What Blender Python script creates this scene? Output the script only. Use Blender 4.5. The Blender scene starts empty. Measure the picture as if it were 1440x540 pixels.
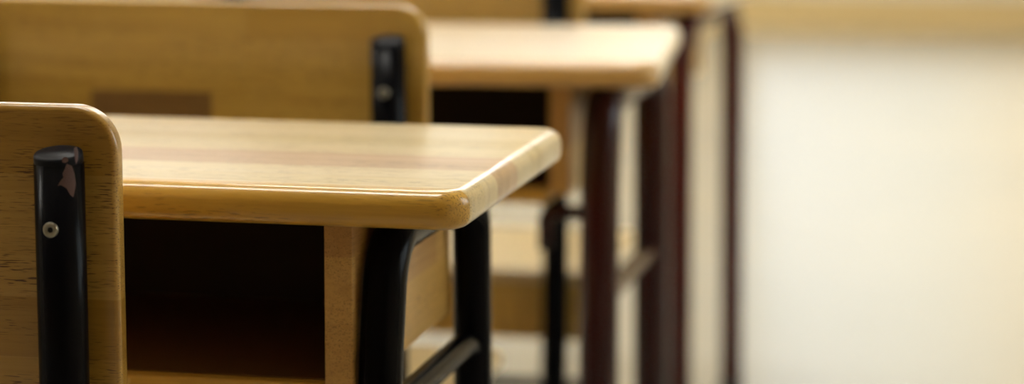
import bpy, bmesh, math, random
from mathutils import Vector, Matrix
random.seed(7)
S = bpy.context.scene
COL = S.collection
PI = math.pi

# ------------------------------------------------------------------ node helpers
def new_mat(name):
    m = bpy.data.materials.new(name); m.use_nodes = True
    nt = m.node_tree
    return m, nt, nt.nodes['Principled BSDF']

def N(nt, typ, **kw):
    n = nt.nodes.new(typ)
    for k, v in kw.items():
        setattr(n, k, v)
    return n

def math_n(nt, op, a, b=None, clamp=False):
    n = N(nt, 'ShaderNodeMath', operation=op); n.use_clamp = clamp
    for i, v in enumerate((a, b)):
        if v is None: continue
        if isinstance(v, (int, float)): n.inputs[i].default_value = v
        else: nt.links.new(v, n.inputs[i])
    return n.outputs[0]

def mixc(nt, fac, a, b, blend='MIX'):
    n = N(nt, 'ShaderNodeMix', data_type='RGBA', blend_type=blend)
    for i, v in ((0, fac), (6, a), (7, b)):
        if isinstance(v, (int, float)): n.inputs[i].default_value = v
        elif isinstance(v, tuple): n.inputs[i].default_value = (*v, 1) if len(v) == 3 else v
        else: nt.links.new(v, n.inputs[i])
    return n.outputs[2]

def ramp(nt, fac, stops, interp='LINEAR'):
    n = N(nt, 'ShaderNodeValToRGB'); cr = n.color_ramp; cr.interpolation = interp
    while len(cr.elements) < len(stops): cr.elements.new(0.5)
    for e, (p, c) in zip(cr.elements, stops):
        e.position = p; e.color = (*c, 1) if len(c) == 3 else c
    nt.links.new(fac, n.inputs[0])
    return n.outputs[0]

def lin(r, g, b):
    f = lambda c: c / 12.92 if c <= .04045 else ((c + .055) / 1.055) ** 2.4
    return (f(r / 255), f(g / 255), f(b / 255))

# ------------------------------------------------------------------ materials
def wood(name, along, across, tones, strips=None, strip_w=.046, block=.34, rough=.3, coat=.5, seed=0., pore=1., spec=.5, coat_rough=.15, voff=3.0, mixf=.72, stave=None):
    """laminated rubberwood: strips glued across, finger-jointed blocks along, fine grain and open pores"""
    m, nt, b = new_mat(name); L = nt.links
    tc = N(nt, 'ShaderNodeTexCoord'); sp = N(nt, 'ShaderNodeSeparateXYZ')
    L.new(tc.outputs['Object'], sp.inputs[0])
    oi = N(nt, 'ShaderNodeObjectInfo')
    u = sp.outputs[along]; v = sp.outputs[across]
    w = sp.outputs[3 - along - across]
    uo = math_n(nt, 'ADD', u, math_n(nt, 'MULTIPLY_ADD', oi.outputs['Random'], 0.0))
    uo = math_n(nt, 'ADD', u, 5 + seed)
    vo = math_n(nt, 'ADD', v, voff)
    cb = N(nt, 'ShaderNodeCombineXYZ'); L.new(uo, cb.inputs[0]); L.new(vo, cb.inputs[1])
    br = N(nt, 'ShaderNodeTexBrick'); br.offset = .37; br.squash = 1
    L.new(cb.outputs[0], br.inputs['Vector'])
    br.inputs['Color1'].default_value = (0, 0, 0, 1); br.inputs['Color2'].default_value = (1, 1, 1, 1)
    br.inputs['Mortar'].default_value = (.35, .35, .35, 1); br.inputs['Scale'].default_value = 1
    br.inputs['Mortar Size'].default_value = .00025; br.inputs['Brick Width'].default_value = block
    br.inputs['Row Height'].default_value = strip_w
    n = len(tones)
    blockc = ramp(nt, br.outputs['Color'], [(i / max(1, n - 1), t) for i, t in enumerate(tones)])
    col = blockc
    if strips:                      # strips = [(position across in metres, tint)]
        v0, v1 = strips[0][0], strips[-1][0]
        f = math_n(nt, 'DIVIDE', math_n(nt, 'SUBTRACT', v, v0), v1 - v0, clamp=True)
        st = ramp(nt, f, [((p - v0) / (v1 - v0), c) for p, c in strips[:-1]], 'CONSTANT')
        col = mixc(nt, mixf, col, st)
    if stave:                       # one darker glued stave (along_lo, along_hi, across_lo, across_hi, colour)
        k = None
        for src, lo_, hi_ in ((u, stave[0], stave[1]), (v, stave[2], stave[3])):
            q = math_n(nt, 'MULTIPLY', math_n(nt, 'GREATER_THAN', src, lo_), math_n(nt, 'LESS_THAN', src, hi_))
            k = q if k is None else math_n(nt, 'MULTIPLY', k, q)
        col = mixc(nt, k, col, stave[4])
    # long growth-ring streaks
    def streak(su, sv, detail, dist):
        c = N(nt, 'ShaderNodeCombineXYZ')
        L.new(math_n(nt, 'MULTIPLY', uo, su), c.inputs[0]); L.new(math_n(nt, 'MULTIPLY', vo, sv), c.inputs[1])
        L.new(math_n(nt, 'MULTIPLY', w, sv * .7), c.inputs[2])
        t = N(nt, 'ShaderNodeTexNoise'); L.new(c.outputs[0], t.inputs['Vector'])
        t.inputs['Scale'].default_value = 1; t.inputs['Detail'].default_value = detail
        t.inputs['Distortion'].default_value = dist
        return t.outputs[0]
    g1 = ramp(nt, streak(2.2, 42, 5, .6), [(.3, (.80, .76, .70)), (.5, (1, 1, 1)), (.72, (.88, .85, .80))])
    col = mixc(nt, .8, col, g1, 'MULTIPLY')
    g2 = ramp(nt, streak(9, 330, 3, .2), [(.35, (.84, .80, .74)), (.6, (1, 1, 1))])
    col = mixc(nt, .55, col, g2, 'MULTIPLY')
    zone = ramp(nt, streak(4, 30, 2, 0), [(.36, (0, 0, 0)), (.56, (1, 1, 1))])
    pr = ramp(nt, streak(75, 1100, 1.5, 0), [(.585, (0, 0, 0)), (.65, (1, 1, 1))])
    pf = math_n(nt, 'MULTIPLY', math_n(nt, 'MULTIPLY', pr, zone), .62 * pore)
    col = mixc(nt, pf, col, lin(92, 55, 24))
    L.new(col, b.inputs['Base Color'])
    b.inputs['Roughness'].default_value = rough
    b.inputs['Coat Weight'].default_value = coat; b.inputs['Coat Roughness'].default_value = coat_rough
    b.inputs['Specular IOR Level'].default_value = spec
    bump = N(nt, 'ShaderNodeBump'); bump.inputs['Strength'].default_value = .12; bump.inputs['Distance'].default_value = .0008
    L.new(g2, bump.inputs['Height']); L.new(bump.outputs[0], b.inputs['Normal'])
    return m

T_PALE = lin(230, 194, 108); T_GOLD = lin(216, 166, 62); T_PINK = lin(206, 154, 98); T_BRN = lin(168, 118, 48); T_CRM = lin(236, 213, 162)
TONES = [T_GOLD, T_PALE, T_GOLD, T_CRM, T_PALE, T_BRN]
M = {}
M['top'] = wood('varnished_rubberwood_top', 0, 1, [T_GOLD, T_PALE, T_CRM],
    strips=[(-.02, T_GOLD), (.019, lin(226, 204, 150)), (.066, lin(232, 214, 170)), (.112, lin(202, 162, 124)), (.158, lin(212, 174, 140)), (.186, lin(234, 218, 176)), (.24, lin(226, 206, 156)), (.29, lin(236, 220, 182)), (.335, lin(230, 210, 166)), (.42, T_PALE)], mixf=.86,  # wood strips, paled behind the gold front strip to stand for sheen
    rough=.28, coat=.6, pore=1.4)
M['top2'] = wood('varnished_rubberwood_top_sheen', 0, 1, strips=[(-.02, lin(206, 154, 60)), (.021, lin(238, 220, 186)), (.13, lin(240, 222, 196)), (.25, lin(234, 212, 176)), (.6, T_CRM)], mixf=.85, tones=[lin(230, 198, 128), lin(236, 214, 168), lin(232, 204, 142)], rough=.36, coat=1, coat_rough=.33, seed=3, spec=.8)  # sheen of the top put into the pale colour behind its gold front strip
M['edgeboard'] = wood('rubberwood_edge', 0, 2, [T_GOLD, T_PALE], rough=.35, coat=.3, seed=1.3)
M['panel'] = wood('rubberwood_side_panel', 1, 2, [lin(208,164,84), lin(216,172,100), lin(212,166,92), lin(170,122,76)], rough=.4, coat=.25, block=.13, strip_w=.052, seed=.9)
M['back1'] = wood('rubberwood_backrest', 0, 2, [lin(198,154,66), lin(206,164,82), lin(198,154,66), lin(184,140,58)], rough=.3, coat=1, seed=.35, pore=1.6)
M['back2'] = wood('rubberwood_backrest_brown', 0, 2, [lin(198,156,62), lin(204,162,74), lin(192,150,58), lin(194,150,60)], rough=.35, coat=.9, block=.17, seed=2.24, voff=3.022, stave=(-0.105, 0.031, 0.693, 0.739, lin(134, 98, 48)))
M['seat'] = wood('rubberwood_seat', 0, 1, [T_CRM, lin(236, 214, 170)], rough=.3, coat=1, coat_rough=.3, seed=4)

def simple(name, col, rough=.5, metal=0, coat=0, bump=0, bscale=200, spec=.5):
    m, nt, b = new_mat(name)
    tc = N(nt, 'ShaderNodeTexCoord'); t = N(nt, 'ShaderNodeTexNoise')
    nt.links.new(tc.outputs['Object'], t.inputs['Vector'])
    t.inputs['Scale'].default_value = bscale; t.inputs['Detail'].default_value = 3
    c = mixc(nt, t.outputs[0], tuple(x * .9 for x in col), tuple(min(1, x * 1.1) for x in col))
    nt.links.new(c, b.inputs['Base Color'])
    b.inputs['Roughness'].default_value = rough; b.inputs['Metallic'].default_value = metal
    b.inputs['Coat Weight'].default_value = coat; b.inputs['Coat Roughness'].default_value = .1
    b.inputs['Specular IOR Level'].default_value = spec
    if bump:
        bp = N(nt, 'ShaderNodeBump'); bp.inputs['Strength'].default_value = bump; bp.inputs['Distance'].default_value = .001
        nt.links.new(t.outputs[0], bp.inputs['Height']); nt.links.new(bp.outputs[0], b.inputs['Normal'])
    return m
M['black'] = simple('black_gloss_paint', (.003, .003, .0042), .22, coat=0, bump=.05, bscale=60, spec=.07)
M['maroon'] = simple('maroon_gloss_paint', lin(70, 14, 7), .25, coat=.08, bump=.05, bscale=60, spec=.22)
M['maroon2'] = simple('dark_maroon_gloss_paint', lin(50, 12, 9), .25, coat=.15, bump=.05, bscale=60, spec=.25)
M['cap'] = simple('black_plastic', (.006, .007, .011), .4, bump=.15, bscale=500, spec=.15)
M['chip'] = simple('chipped_primer', lin(92, 66, 64), .55, bump=.3, bscale=700)
M['steel'] = simple('worn_steel', (.36, .34, .28), .3, metal=1, bump=.3, bscale=900)
M['socket'] = simple('dark_socket', (.03, .028, .022), .5, metal=.6)
M['cubby_shade'] = simple('shaded_wood_dark', lin(30, 12, 8), .6, bump=.1)  # shade inside the shelf box, put into a near-black wood colour
M['shelf'] = simple('shaded_wood_shelf', lin(98, 66, 34), .5, bump=.1)  # shelf wood darkened to stand for shade inside the box
M['rubber'] = simple('black_rubber', (.012, .012, .012), .7)
M['wall'] = simple('tan_wall_paint', lin(214, 188, 134), .7, bump=.1, bscale=80)
M['wallc'] = simple('cream_wall_paint', lin(238, 226, 200), .7, bump=.1, bscale=80)
M['wallb'] = simple('dimmed_wall_brown', lin(120, 96, 60), .8)  # unseen back wall darkened to cut the light it bounces and reflects
M['board'] = simple('reflector_board', lin(240, 240, 236), .35)
M['ceil'] = simple('white_ceiling', lin(240, 236, 226), .8)
M['frame'] = simple('white_window_paint', lin(230, 228, 220), .4)
M['housing'] = simple('white_lamp_metal', lin(235, 235, 235), .4)
def floor_mat():
    m, nt, b = new_mat('cream_terrazzo_floor'); L = nt.links
    tc = N(nt, 'ShaderNodeTexCoord')
    t = N(nt, 'ShaderNodeTexNoise'); t.inputs['Scale'].default_value = .6; t.inputs['Detail'].default_value = 2
    t2 = N(nt, 'ShaderNodeTexNoise'); t2.inputs['Scale'].default_value = 90; t2.inputs['Detail'].default_value = 4
    L.new(tc.outputs['Object'], t.inputs['Vector']); L.new(tc.outputs['Object'], t2.inputs['Vector'])
    c = ramp(nt, t.outputs[0], [(.3, lin(164, 163, 156)), (.7, lin(174, 170, 158))])
    c = mixc(nt, .25, c, ramp(nt, t2.outputs[0], [(.35, (.75, .72, .66)), (.6, (1, 1, 1))]), 'MULTIPLY')
    L.new(c, b.inputs['Base Color']); b.inputs['Roughness'].default_value = .24; b.inputs['Specular IOR Level'].default_value = .5
    return m
M['floor'] = floor_mat()
def emit_mat(name, col, st):
    m, nt, b = new_mat(name)
    b.inputs['Base Color'].default_value = (.8, .8, .8, 1)
    b.inputs['Emission Color'].default_value = (*col, 1); b.inputs['Emission Strength'].default_value = st
    return m
M['tube'] = emit_mat('fluorescent_diffuser', (1, .965, .89), 28)
def glass_mat(name, tint):
    m, nt, b = new_mat(name); L = nt.links
    tr = N(nt, 'ShaderNodeBsdfTransparent'); gl = N(nt, 'ShaderNodeBsdfGlossy'); gl.inputs['Roughness'].default_value = .02
    tr.inputs[0].default_value = (*tint, 1)
    fr = N(nt, 'ShaderNodeFresnel'); fr.inputs[0].default_value = 1.45
    mx = N(nt, 'ShaderNodeMixShader'); L.new(fr.outputs[0], mx.inputs[0]); L.new(tr.outputs[0], mx.inputs[1]); L.new(gl.outputs[0], mx.inputs[2])
    L.new(mx.outputs[0], nt.nodes['Material Output'].inputs['Surface'])
    return m
M['glass'] = glass_mat('window_glass', (.94, .97, .96))
M['light_tint'] = glass_mat('light_tint_glass', (.70, .68, .63))  # made-up tint that dims the daylight reflected in the floor
def amber():          # made-up tint, more amber to the right, to warm the floor's reflected light
    m = M['light_tint']; nt = m.node_tree
    tc = N(nt, 'ShaderNodeTexCoord'); sp = N(nt, 'ShaderNodeSeparateXYZ'); nt.links.new(tc.outputs['Object'], sp.inputs[0])
    f = math_n(nt, 'MULTIPLY_ADD', sp.outputs[0], .55, clamp=True); f.node.inputs[2].default_value = .75
    tr = [n for n in nt.nodes if n.type == 'BSDF_TRANSPARENT'][0]
    nt.links.new(ramp(nt, f, [(0, (.72, .71, .68)), (.45, (.70, .67, .60)), (.9, (.74, .63, .46))]), tr.inputs[0])
amber()

# ------------------------------------------------------------------ mesh helpers
def link(name, bm, mat, parent=None, smooth=True, wn=True):
    bmesh.ops.recalc_face_normals(bm, faces=bm.faces)
    me = bpy.data.meshes.new(name); bm.to_mesh(me); bm.free()
    for mm in (mat if isinstance(mat, (list, tuple)) else [mat]): me.materials.append(mm)
    if smooth:
        for p in me.polygons: p.use_smooth = True
    o = bpy.data.objects.new(name, me); COL.objects.link(o)
    if parent: o.parent = parent
    if smooth and wn:
        md = o.modifiers.new('wn', 'WEIGHTED_NORMAL'); md.weight = 90; md.keep_sharp = True
    return o

def rounded_outline(hx, hy, r, n=10):
    pts = []
    for cx, cy, a0 in ((hx - r, hy - r, 0), (-hx + r, hy - r, PI / 2), (-hx + r, -hy + r, PI), (hx - r, -hy + r, 1.5 * PI)):
        for i in range(n + 1):
            a = a0 + PI / 2 * i / n; pts.append((cx, cy, a, r))
    return pts

def slab(hx, hy, th, corner, edge, edge_bot=None, axes='xyz', n=10, m=6, wear=0.):
    """rounded board centred in plan, bottom at 0, top at th"""
    bm = bmesh.new(); pts = rounded_outline(hx, hy, corner, n)
    eb = edge if edge_bot is None else edge_bot
    prof = []
    for i in range(m + 1):
        a = -PI / 2 + PI / 2 * i / m; prof.append((eb * (1 - math.cos(a)), eb + eb * math.sin(a)))
    for i in range(m + 1):
        a = PI / 2 * i / m; prof.append((edge * (1 - math.cos(a)), th - edge + edge * math.sin(a)))
    rings = []
    for ins, z in prof:
        ring = []
        for cx, cy, a, r in pts:
            rr = r - ins
            ring.append(bm.verts.new((cx + rr * math.cos(a), cy + rr * math.sin(a), z)))
        rings.append(ring)
    k = len(pts)
    for i in range(len(rings) - 1):
        for j in range(k):
            bm.faces.new((rings[i][j], rings[i][(j + 1) % k], rings[i + 1][(j + 1) % k], rings[i + 1][j]))
    bm.faces.new(rings[-1]); bm.faces.new(list(reversed(rings[0])))
    return bm

def xf(bm, mat):
    bmesh.ops.transform(bm, matrix=mat, verts=bm.verts); return bm

def box(x0, x1, y0, y1, z0, z1, bev=.0012, seg=2, bm=None):
    b = bmesh.new()
    bmesh.ops.create_cube(b, size=1, matrix=Matrix.Translation(((x0 + x1) / 2, (y0 + y1) / 2, (z0 + z1) / 2)) @ Matrix.Diagonal((x1 - x0, y1 - y0, z1 - z0, 1)))
    if bev: bmesh.ops.bevel(b, geom=b.edges[:], offset=bev, segments=seg, affect='EDGES', profile=.5)
    if bm is None: return b
    me = bpy.data.meshes.new('t'); b.to_mesh(me); bm.from_mesh(me); b.free(); bpy.data.meshes.remove(me)
    return bm

def fillet(pts, radii, seg=10):
    out = [Vector(pts[0])]
    for i in range(1, len(pts) - 1):
        p, a, c = Vector(pts[i]), Vector(pts[i - 1]), Vector(pts[i + 1])
        r = radii[i - 1]
        d1 = (a - p).normalized(); d2 = (c - p).normalized()
        ang = d1.angle(d2); t = r / math.tan(ang / 2)
        if r < 1e-5: out.append(p); continue
        s = p + d1 * t; e = p + d2 * t
        cc = p + (d1 + d2).normalized() * (r / math.sin(ang / 2))
        v0 = s - cc; v1 = e - cc; tot = v0.angle(v1); ax = v0.cross(v1).normalized()
        for j in range(seg + 1):
            out.append(cc + Matrix.Rotation(tot * j / seg, 3, ax) @ v0)
    out.append(Vector(pts[-1])); return out

def tube(path, r, n=24, bm=None, cap=True, rx=None):
    """sweep a round (or oval: r across, rx in bend plane) section along path"""
    b = bm or bmesh.new(); path = [Vector(p) for p in path]
    t = (path[1] - path[0]).normalized()
    up = Vector((1, 0, 0)) if abs(t.x) < .9 else Vector((0, 1, 0))
    nrm = (up - t * up.dot(t)).normalized(); rings = []
    for i, p in enumerate(path):
        t = (path[min(i + 1, len(path) - 1)] - path[max(i - 1, 0)]).normalized()
        nrm = (nrm - t * nrm.dot(t)).normalized(); bi = t.cross(nrm)
        rings.append([b.verts.new(p + nrm * (math.cos(2 * PI * k / n) * r) + bi * (math.sin(2 * PI * k / n) * (rx or r))) for k in range(n)])
    for i in range(len(rings) - 1):
        for k in range(n):
            b.faces.new((rings[i][k], rings[i][(k + 1) % n], rings[i + 1][(k + 1) % n], rings[i + 1][k]))
    if cap: b.faces.new(rings[0]); b.faces.new(list(reversed(rings[-1])))
    return b

def lathe(prof, n=32, bm=None, mat=None):
    b = bm or bmesh.new(); rings = []
    for r, z in prof:
        if r < 1e-6: rings.append([b.verts.new((0, 0, z))])
        else: rings.append([b.verts.new((r * math.cos(2 * PI * k / n), r * math.sin(2 * PI * k / n), z)) for k in range(n)])
    for a, c in zip(rings, rings[1:]):
        for k in range(n):
            k2 = (k + 1) % n
            if len(a) == 1 and len(c) == 1: continue
            if len(a) == 1: b.faces.new((a[0], c[k2], c[k]))
            elif len(c) == 1: b.faces.new((a[k], a[k2], c[0]))
            else: b.faces.new((a[k], a[k2], c[k2], c[k]))
    if mat: xf(b, mat)
    return b

def empty(name, loc, rz=0, label=None, cat=None, group=None):
    o = bpy.data.objects.new(name, None); COL.objects.link(o); o.empty_display_size = .1
    o.location = loc; o.rotation_euler = (0, 0, rz)
    if label: o['label'] = label
    if cat: o['category'] = cat
    if group: o['group'] = group
    return o

# ------------------------------------------------------------------ school desk
# local frame: x across, y=0 at the near edge of the top, z up from floor
def desk(loc, rz, label, paint, topmat, depth=.395, hw=.44, r=.0175, leg_x=.362, panel_in=.321, panel_out=.344,
         fy=.045, ry=.352, cub_y=(.024, .34), top_rz=0., top_dx=0., bracket=True, str_z=None, crossbar=True, bend=.048, H=.75, th=.031, splay=.04):
    t = empty('school_desk', loc, rz, label, 'desk', 'wooden school desks in a row')
    bm = slab(hw, depth / 2, th, .026, .0125, .0115, n=12, m=7)
    piv = Vector((hw, 0, 0))
    xf(bm, Matrix.Translation((0, depth / 2, H - th)))
    top = link('tabletop', bm, topmat, t)
    if top_rz:
        top.matrix_local = Matrix.Translation(piv + Vector((top_dx, 0, 0))) @ Matrix.Rotation(top_rz, 4, 'Z') @ Matrix.Translation(-piv)
    zt = H - th
    cub_bot = .591 - .018
    zr = zt - r
    for s in (1, -1):
        x = s * leg_x
        pts = [(x, fy - splay, .012), (x, fy - .006, .60), (x, fy + .016, zr), (x, ry - .004, zr), (x, ry, .60), (x, ry + .012, .012)]
        path = fillet(pts, [.5, bend, bend, .5], 12)
        fr = link('leg_frame', tube(path, r, 28), paint, t, wn=False)
        for py, in ((fy - splay,), (ry + .012,)):
            link('rubber_foot', xf(lathe([(0, 0), (r + .002, 0), (r + .0035, .004), (r + .003, .03), (r, .032), (r - .004, .032), (r - .004, .013), (0, .013)], 24), Matrix.Translation((x, py, 0))), M['rubber'], fr)
        # stretcher under the shelf, flared where it is welded to the legs
        zs = str_z or cub_bot - .0125
        if str_z == -1: continue
        sp = [(x, fy - .002 + .004, zs - .004), (x, fy + .03, zs), (x, ry - .03, zs), (x, ry - .002, zs - .012)]
        link('stretcher', tube(fillet(sp, [.04, .05], 6), .0115, 20), paint, t, wn=False)
        if bracket:
            zb = cub_bot - .0145
            link('shelf_bracket', tube(fillet([(s * (leg_x - r * .6), fy + .02, zb), (s * (panel_in - .012), fy + .02, zb), (s * (panel_in - .012), fy + .02, zb - .045)], [.012], 6), .0085, 16), paint, t, wn=False)
    # shelf box
    y0, y1 = cub_y
    for s in (1, -1):
        a, b_ = sorted((s * panel_in, s * panel_out))
        link('side_panel', box(a, b_, y0, y1, cub_bot + .012, zt, .0012), M['panel'], t)
        a, b_ = sorted((s * (panel_in - .0015), s * (panel_in)))
        link('shade_sheet', box(a, b_, y0 + .012, y1 - .012, .591, zt - .001, 0), M['cubby_shade'], t, smooth=False)  # added dark sheet standing for shade on the inner side
    link('bottom_panel', box(-panel_in, panel_in, y0 - .001, y1, cub_bot, .591, .004, 3), M['edgeboard'], t)
    link('shelf_shade', box(-panel_in + .002, panel_in - .002, y0 + .012, y1 - .012, .591, .5922, 0), M['shelf'], t, smooth=False)  # added darker sheet standing for shade on the shelf bottom
    link('back_panel', box(-panel_in + .0016, panel_in - .0016, y1 - .012, y1, .592, zt, .001), M['cubby_shade'], t)  # dark colour stands for shade at the back of the box
    # cross tubes joining the two leg frames at the back
    if crossbar: link('crossbar', tube([(-leg_x, ry + .008, .22), (leg_x, ry + .008, .22)], .0115, 16), paint, t, wn=False)
    return t

# ------------------------------------------------------------------ school chair
# local frame: x=0 centre, y=0 post axis plane at backrest height, z up
def chair(loc, rz, label, backmat, chips=False, hw=.265, zt=.8235, post_x=.2295, seat_hw=.275, post_top=.7935, seed=0, lean=.02):
    t = empty('school_chair', loc, rz, label, 'chair', 'wooden school chairs in a row')
    r = .0183
    # backrest board
    hb = .135                                         # half height
    bm = slab(hw, hb, .0175, .034, .0065, .0045, n=12, m=5)
    for k in range(1, 26):
        x = -hw + 2 * hw * k / 26
        bmesh.ops.bisect_plane(bm, geom=bm.verts[:] + bm.edges[:] + bm.faces[:], plane_co=(x, 0, 0), plane_no=(1, 0, 0))
    for v in bm.verts:
        v.co.z += -.004 * (1 - (v.co.x / hw) ** 2)     # slight hollow
    # local slab z -> world -y..; stand it up: (x, y, z) -> (x, z, y)
    xf(bm, Matrix(((1, 0, 0, 0), (0, 0, 1, 0), (0, 1, 0, 0), (0, 0, 0, 1))))
    # now y = thickness (0..0.014), z = height
    xf(bm, Matrix.Translation((0, r + .0035, zt - hb)))
    lm = Matrix.Translation((0, 0, .65)) @ Matrix.Rotation(lean, 4, 'X') @ Matrix.Translation((0, 0, -.65))
    xf(bm, lm)
    link('backrest', bm, backmat, t)
    zs = .40                                           # seat top
    for s in (1, -1):
        x = s * post_x
        top = lm @ Vector((x, 0, post_top - .009)); mid = lm @ Vector((x, 0, .65))
        path = fillet([tuple(top), tuple(mid), (x, .004, .36), (x, -.035, .012)], [.8, .6], 10)
        po = link('post', tube(path, r, 32), M['black'], t, wn=False)
        cap = lathe([(0, .0098), (r * .55, .0095), (r * .80, .0086), (r * .86, .0080), (r * .92, .0080), (r * .965, .0070), (r * .98, .0052), (r * .98, .0004), (r * .93, -.0006), (r * .93, -.004), (0, -.004)], 36)
        xf(cap, Matrix.Translation(top) @ Matrix.Rotation(lean + .16, 4, 'X') @ Matrix.Rotation(0, 4, 'Z'))
        link('post_cap', cap, M['cap'], po, wn=False)
        # hex-socket screw on the rear of the post
        for zz in (post_top - .055, .615):
            c = lm @ Vector((x, -r, zz))
            sm = Matrix.Translation(c) @ Matrix.Rotation(lean, 4, 'X') @ Matrix.Rotation(PI / 2, 4, 'X')
            sc = lathe([(.0058, -.0012), (.0058, .0006), (.0052, .0015), (.0040, .0019), (.0026, .0016), (.0024, .0003), (0, .0002)], 28)
            scr = link('screw', xf(sc, sm), M['steel'], po, wn=False)
            hx = lathe([(.0021, .0004), (.0021, .0010), (.0009, .0010), (.0006, .0006), (0, .0006)], 6)
            link('socket', xf(hx, sm @ Matrix.Rotation(.3, 4, 'Z')), M['socket'], scr, smooth=False)
        if chips and s == 1:
            # flaked paint near the top right of the post: irregular patches lying on the tube
            for (th0, z0, outline) in ((40, .7755, [(0, 11), (4, 9), (6, 3), (7, -4), (6, -9), (4.5, -14), (2.2, -12), (-.5, -7), (-4.5, -4.2), (-7, -5), (-5, -1.5), (-2.6, 1), (-3.2, 4), (-1.6, 7)]),
                                       (36, .7895, [(-2.2, 0), (-.5, 2), (2, 1.6), (2.6, -1), (.6, -2.4), (-1.6, -2)]),
                                       (64, .7930, [(-1.6, 4), (1, 5), (2.4, 1), (2, -5), (0, -8), (-1.2, -3)])):
                b = bmesh.new(); vs = []
                rr = r + .00018
                pl = [Vector((a, c)) for a, c in outline]
                cen = sum(pl, Vector((0, 0))) / len(pl)
                def P(q):
                    th = math.radians(th0) + q.x / 1000 / rr
                    return lm @ Vector((x + rr * math.sin(th), -rr * math.cos(th), z0 + q.y / 1000))
                rings = []
                for f in (1, .66, .33):
                    rings.append([b.verts.new(P(cen + (q - cen) * f)) for q in pl])
                c0 = b.verts.new(P(cen)); n_ = len(pl)
                for ra, rb in zip(rings, rings[1:]):
                    for i in range(n_): b.faces.new((ra[i], ra[(i + 1) % n_], rb[(i + 1) % n_], rb[i]))
                for i in range(n_): b.faces.new((rings[-1][i], rings[-1][(i + 1) % n_], c0))
                ch = link('paint_chip', b, M['chip'], po, wn=False); ch['label'] = 'mauve brown patch where the black paint has flaked off'
        # seat rail and front leg, one bent tube
        ys = r + .006
        rail = fillet([(x * .96, ys + .004, zs - .031), (x * .96, .335, zs - .031), (x * .98, .375, .012)], [.05], 12)
        fl = link('front_leg', tube(rail, .0125, 20), M['black'], t, wn=False)
        link('rubber_foot', xf(lathe([(0, 0), (.0155, 0), (.0165, .004), (.016, .028), (.0125, .03), (.009, .03), (.009, .013), (0, .013)], 20), Matrix.Translation((x * .98, .375, 0))), M['rubber'], fl)
        link('rubber_foot', xf(lathe([(0, 0), (r + .002, 0), (r + .0035, .004), (r + .003, .03), (r, .032), (r - .004, .032), (r - .004, .013), (0, .013)], 24), Matrix.Translation((x, -.035, 0))), M['rubber'], po)
    bm = slab(seat_hw, .17, .018, .03, .007, .005, n=10, m=5)
    xf(bm, Matrix.Translation((0, r + .008 + .17, zs - .018)))
    link('seat', bm, M['seat'], t)
    link('rear_apron', box(-seat_hw + .012, seat_hw - .012, r + .0085, r + .0255, zs - .099, zs - .0182, .003, 3), M['edgeboard'], t)
    link('crossbar', tube([(-post_x, .345, .16), (post_x, .345, .16)], .010, 16), M['black'], t, wn=False)
    return t

# ------------------------------------------------------------------ placing the row
desk((-.877, 1.815, 0), 0, 'sharply seen desk with black tube legs and open shelf, nearest the camera', M['black'], M['top'])
desk((-.892, 2.78, 0), 0, 'blurred maroon-legged desk with glossy pale top, second in the row', M['maroon2'], M['top2'],
     depth=.485, r=.0235, leg_x=.369, panel_in=.310, panel_out=.335, fy=.075, ry=.448, cub_y=(.06, .42), top_rz=math.radians(5.6), top_dx=.010, splay=.02, str_z=.455, crossbar=False)
desk((-.964, 3.83, 0), math.radians(-4.5), 'maroon-legged desk at the far end, top cut off by the upper picture edge', M['maroon'], M['top2'],
     depth=.53, r=.0190, leg_x=.378, panel_in=.310, panel_out=.335, fy=.075, ry=.465, cub_y=(.06, .42), splay=.0, str_z=-1, bend=.085, crossbar=False)
chair((-.9365, 1.68, 0), 0, 'sharply seen wooden chair at left edge with black post and chipped paint', M['back1'], chips=True)
chair((-.9050, 2.47, 0), 0, 'blurred wooden chair whose wide backrest rises behind the nearest desk', M['back2'], zt=.835, post_top=.803)
chair((-.8980, 3.305, 0), 0, 'farthest wooden chair, seen mostly under and above the second desk', M['back2'], seat_hw=.290)

# ------------------------------------------------------------------ the room
X0, X1, Y0, Y1, ZC = -5.6, 1.7, -1.6, 11.35, 3.0
def struct(o): o['kind'] = 'structure'; return o
struct(link('floor', box(X0 - .2, X1 + .2, Y0 - .2, Y1 + .2, -.1, 0, 0), M['floor'], smooth=False))
struct(link('ceiling', box(X0 - .2, X1 + .2, Y0 - .2, Y1 + .2, ZC, ZC + .1, 0), M['ceil'], smooth=False))

def wall(name, axis, pos, out, a0, a1, openings, mat):
    """wall plane at axis=pos, thickness towards out (sign), openings = [(a_lo, a_hi, z_lo, z_hi)]"""
    bm = bmesh.new(); th = .2
    lo, hi = sorted((pos, pos + out * th))
    def put(u0, u1, z0, z1):
        if axis == 'y': box(u0, u1, lo, hi, z0, z1, 0, bm=bm)
        else: box(lo, hi, u0, u1, z0, z1, 0, bm=bm)
    if not openings: put(a0, a1, 0, ZC)
    else:
        zl, zh = openings[0][2], openings[0][3]
        put(a0, a1, 0, zl); put(a0, a1, zh, ZC); u = a0
        for o in openings: put(u, o[0], zl, zh); u = o[1]
        put(u, a1, zl, zh)
    return struct(link(name, bm, mat, smooth=False))

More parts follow.
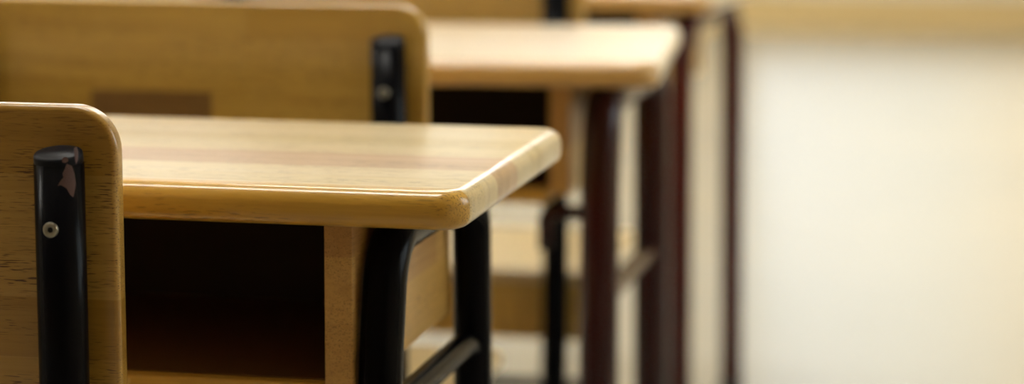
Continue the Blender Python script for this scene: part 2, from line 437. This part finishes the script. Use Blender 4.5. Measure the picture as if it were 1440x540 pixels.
wcount = 0
def window(axis, pos, out, u0, u1, z0, z1, panes=3, gmat='glass'):
    global wcount; wcount += 1
    d0, d1 = sorted((pos + out * .05, pos + out * .11)); g0, g1 = sorted((pos + out * .077, pos + out * .083))
    def bx(bm, ua, ub, da, db, za, zb, bev=.003):
        return box(ua, ub, da, db, za, zb, bev, bm=bm) if axis == 'y' else box(da, db, ua, ub, za, zb, bev, bm=bm)
    f = bmesh.new(); w = .05
    bx(f, u0, u1, d0, d1, z0, z0 + w); bx(f, u0, u1, d0, d1, z1 - w, z1)
    for k in range(panes + 1):
        c = u0 + w / 2 + (u1 - u0 - w) * k / panes
        bx(f, c - w / 2, c + w / 2, d0 + .001, d1 - .001, z0 + w, z1 - w)
    r_ = struct(link('window_%d' % wcount, f, M['frame']))
    g = bmesh.new()
    for k in range(panes):
        a = u0 + w + (u1 - u0 - w) * k / panes; b_ = u0 + (u1 - u0 - w) * (k + 1) / panes
        bx(g, a, b_, g0, g1, z0 + w, z1 - w, 0)
        link('pane', g, M[gmat[k] if isinstance(gmat, tuple) else gmat], r_, smooth=False)
        g = bmesh.new()
    g.free()
    # daylight portal in the opening
    ld = bpy.data.lights.new('portal', 'AREA'); ld.shape = 'RECTANGLE'; ld.size = u1 - u0; ld.size_y = z1 - z0
    ld.cycles.is_portal = True
    lo = bpy.data.objects.new('window_portal', ld); COL.objects.link(lo)
    c = Vector(((u0 + u1) / 2, pos + out * .15, (z0 + z1) / 2)) if axis == 'y' else Vector((pos + out * .15, (u0 + u1) / 2, (z0 + z1) / 2))
    lo.location = c
    dirv = Vector((0, -out, 0)) if axis == 'y' else Vector((-out, 0, 0))
    lo.rotation_euler = dirv.to_track_quat('-Z', 'Y').to_euler()

FW = [(-1.42, 1.2, .17, 2.6)]
RW = [(2.2, 4.4, .9, 2.5), (5.0, 7.2, .9, 2.5), (7.8, 10.0, .9, 2.5)]
wall('wall_front', 'y', Y1, 1, X0 - .2, X1 + .2, FW, M['wall'])
wall('wall_back', 'y', Y0, -1, X0 - .2, X1 + .2, [], M['wallb'])
wall('wall_right', 'x', X1, 1, Y0, Y1, RW, M['wallc'])
wall('wall_left', 'x', X0, -1, Y0, Y1, [], M['wallc'])
for o in FW: window('y', Y1, 1, *o, 1, 'light_tint')
for o in RW: window('x', X1, 1, *o)

t = empty('reflector_board', (-4.05, Y1, 1.42), 0, 'unseen white board added on the far front wall for reflections in the desk tops', 'reflector_board')  # unseen reflector, added so the desk tops mirror something bright
link('reflecting_surface', box(-1.45, 1.45, -.02, -.001, .03, 1.5, 0), M['board'], t, smooth=False)
bm_ = bmesh.new()
for a in ((-1.5, 1.5, -.03, -.001, 0, .03), (-1.5, 1.5, -.03, -.001, 1.5, 1.53), (-1.5, -1.45, -.03, -.001, .03, 1.5), (1.45, 1.5, -.03, -.001, .03, 1.5)): box(*a, .002, bm=bm_)
link('board_frame', bm_, M['frame'], t)

# fluorescent ceiling lights
LAMPS = [(x_, y_) for y_ in (1.75, 3.7, 5.7, 7.7, 9.7) for x_ in (-3.9, -1.0)]
for i, (lx, ly) in enumerate(LAMPS):
    t = empty('ceiling_light', (lx, ly, ZC), 0, 'white fluorescent ceiling light above the classroom', 'ceiling light', 'fluorescent ceiling lights')
    link('housing', box(-.62, .62, -.11, .11, -.045, 0, .006, 2), M['housing'], t)
    link('diffuser', box(-.60, .60, -.09, .09, -.062, -.0452, .005, 2), M['tube'], t)

# ------------------------------------------------------------------ daylight
w = bpy.data.worlds.new('world'); S.world = w; w.use_nodes = True
bg = w.node_tree.nodes['Background']; bg.inputs[0].default_value = (.93, .97, 1.0, 1); bg.inputs[1].default_value = 2.9

# ------------------------------------------------------------------ camera
f = 3500.
pitch = math.atan(340 / f); yaw = math.atan(776 / f * math.cos(pitch))
cd = bpy.data.cameras.new('camera'); cam = bpy.data.objects.new('camera', cd); COL.objects.link(cam)
cam.location = (0, 0, 1.046); cam.rotation_euler = (PI / 2 - pitch, 0, yaw)
cd.sensor_width = 36; cd.sensor_fit = 'HORIZONTAL'; cd.lens = f / 1440 * 36
cd.shift_y = -210 / 1440
cd.dof.use_dof = True; cd.dof.focus_distance = 1.87; cd.dof.aperture_fstop = cd.lens / 31.
cd.clip_start = .05
S.camera = cam
S.view_settings.view_transform = 'Standard'; S.view_settings.look = 'None'
S.view_settings.gamma = 1; S.view_settings.use_curve_mapping = False
S.view_settings.exposure = .36
S.cycles.max_bounces = 10; S.cycles.diffuse_bounces = 5; S.cycles.use_denoising = True
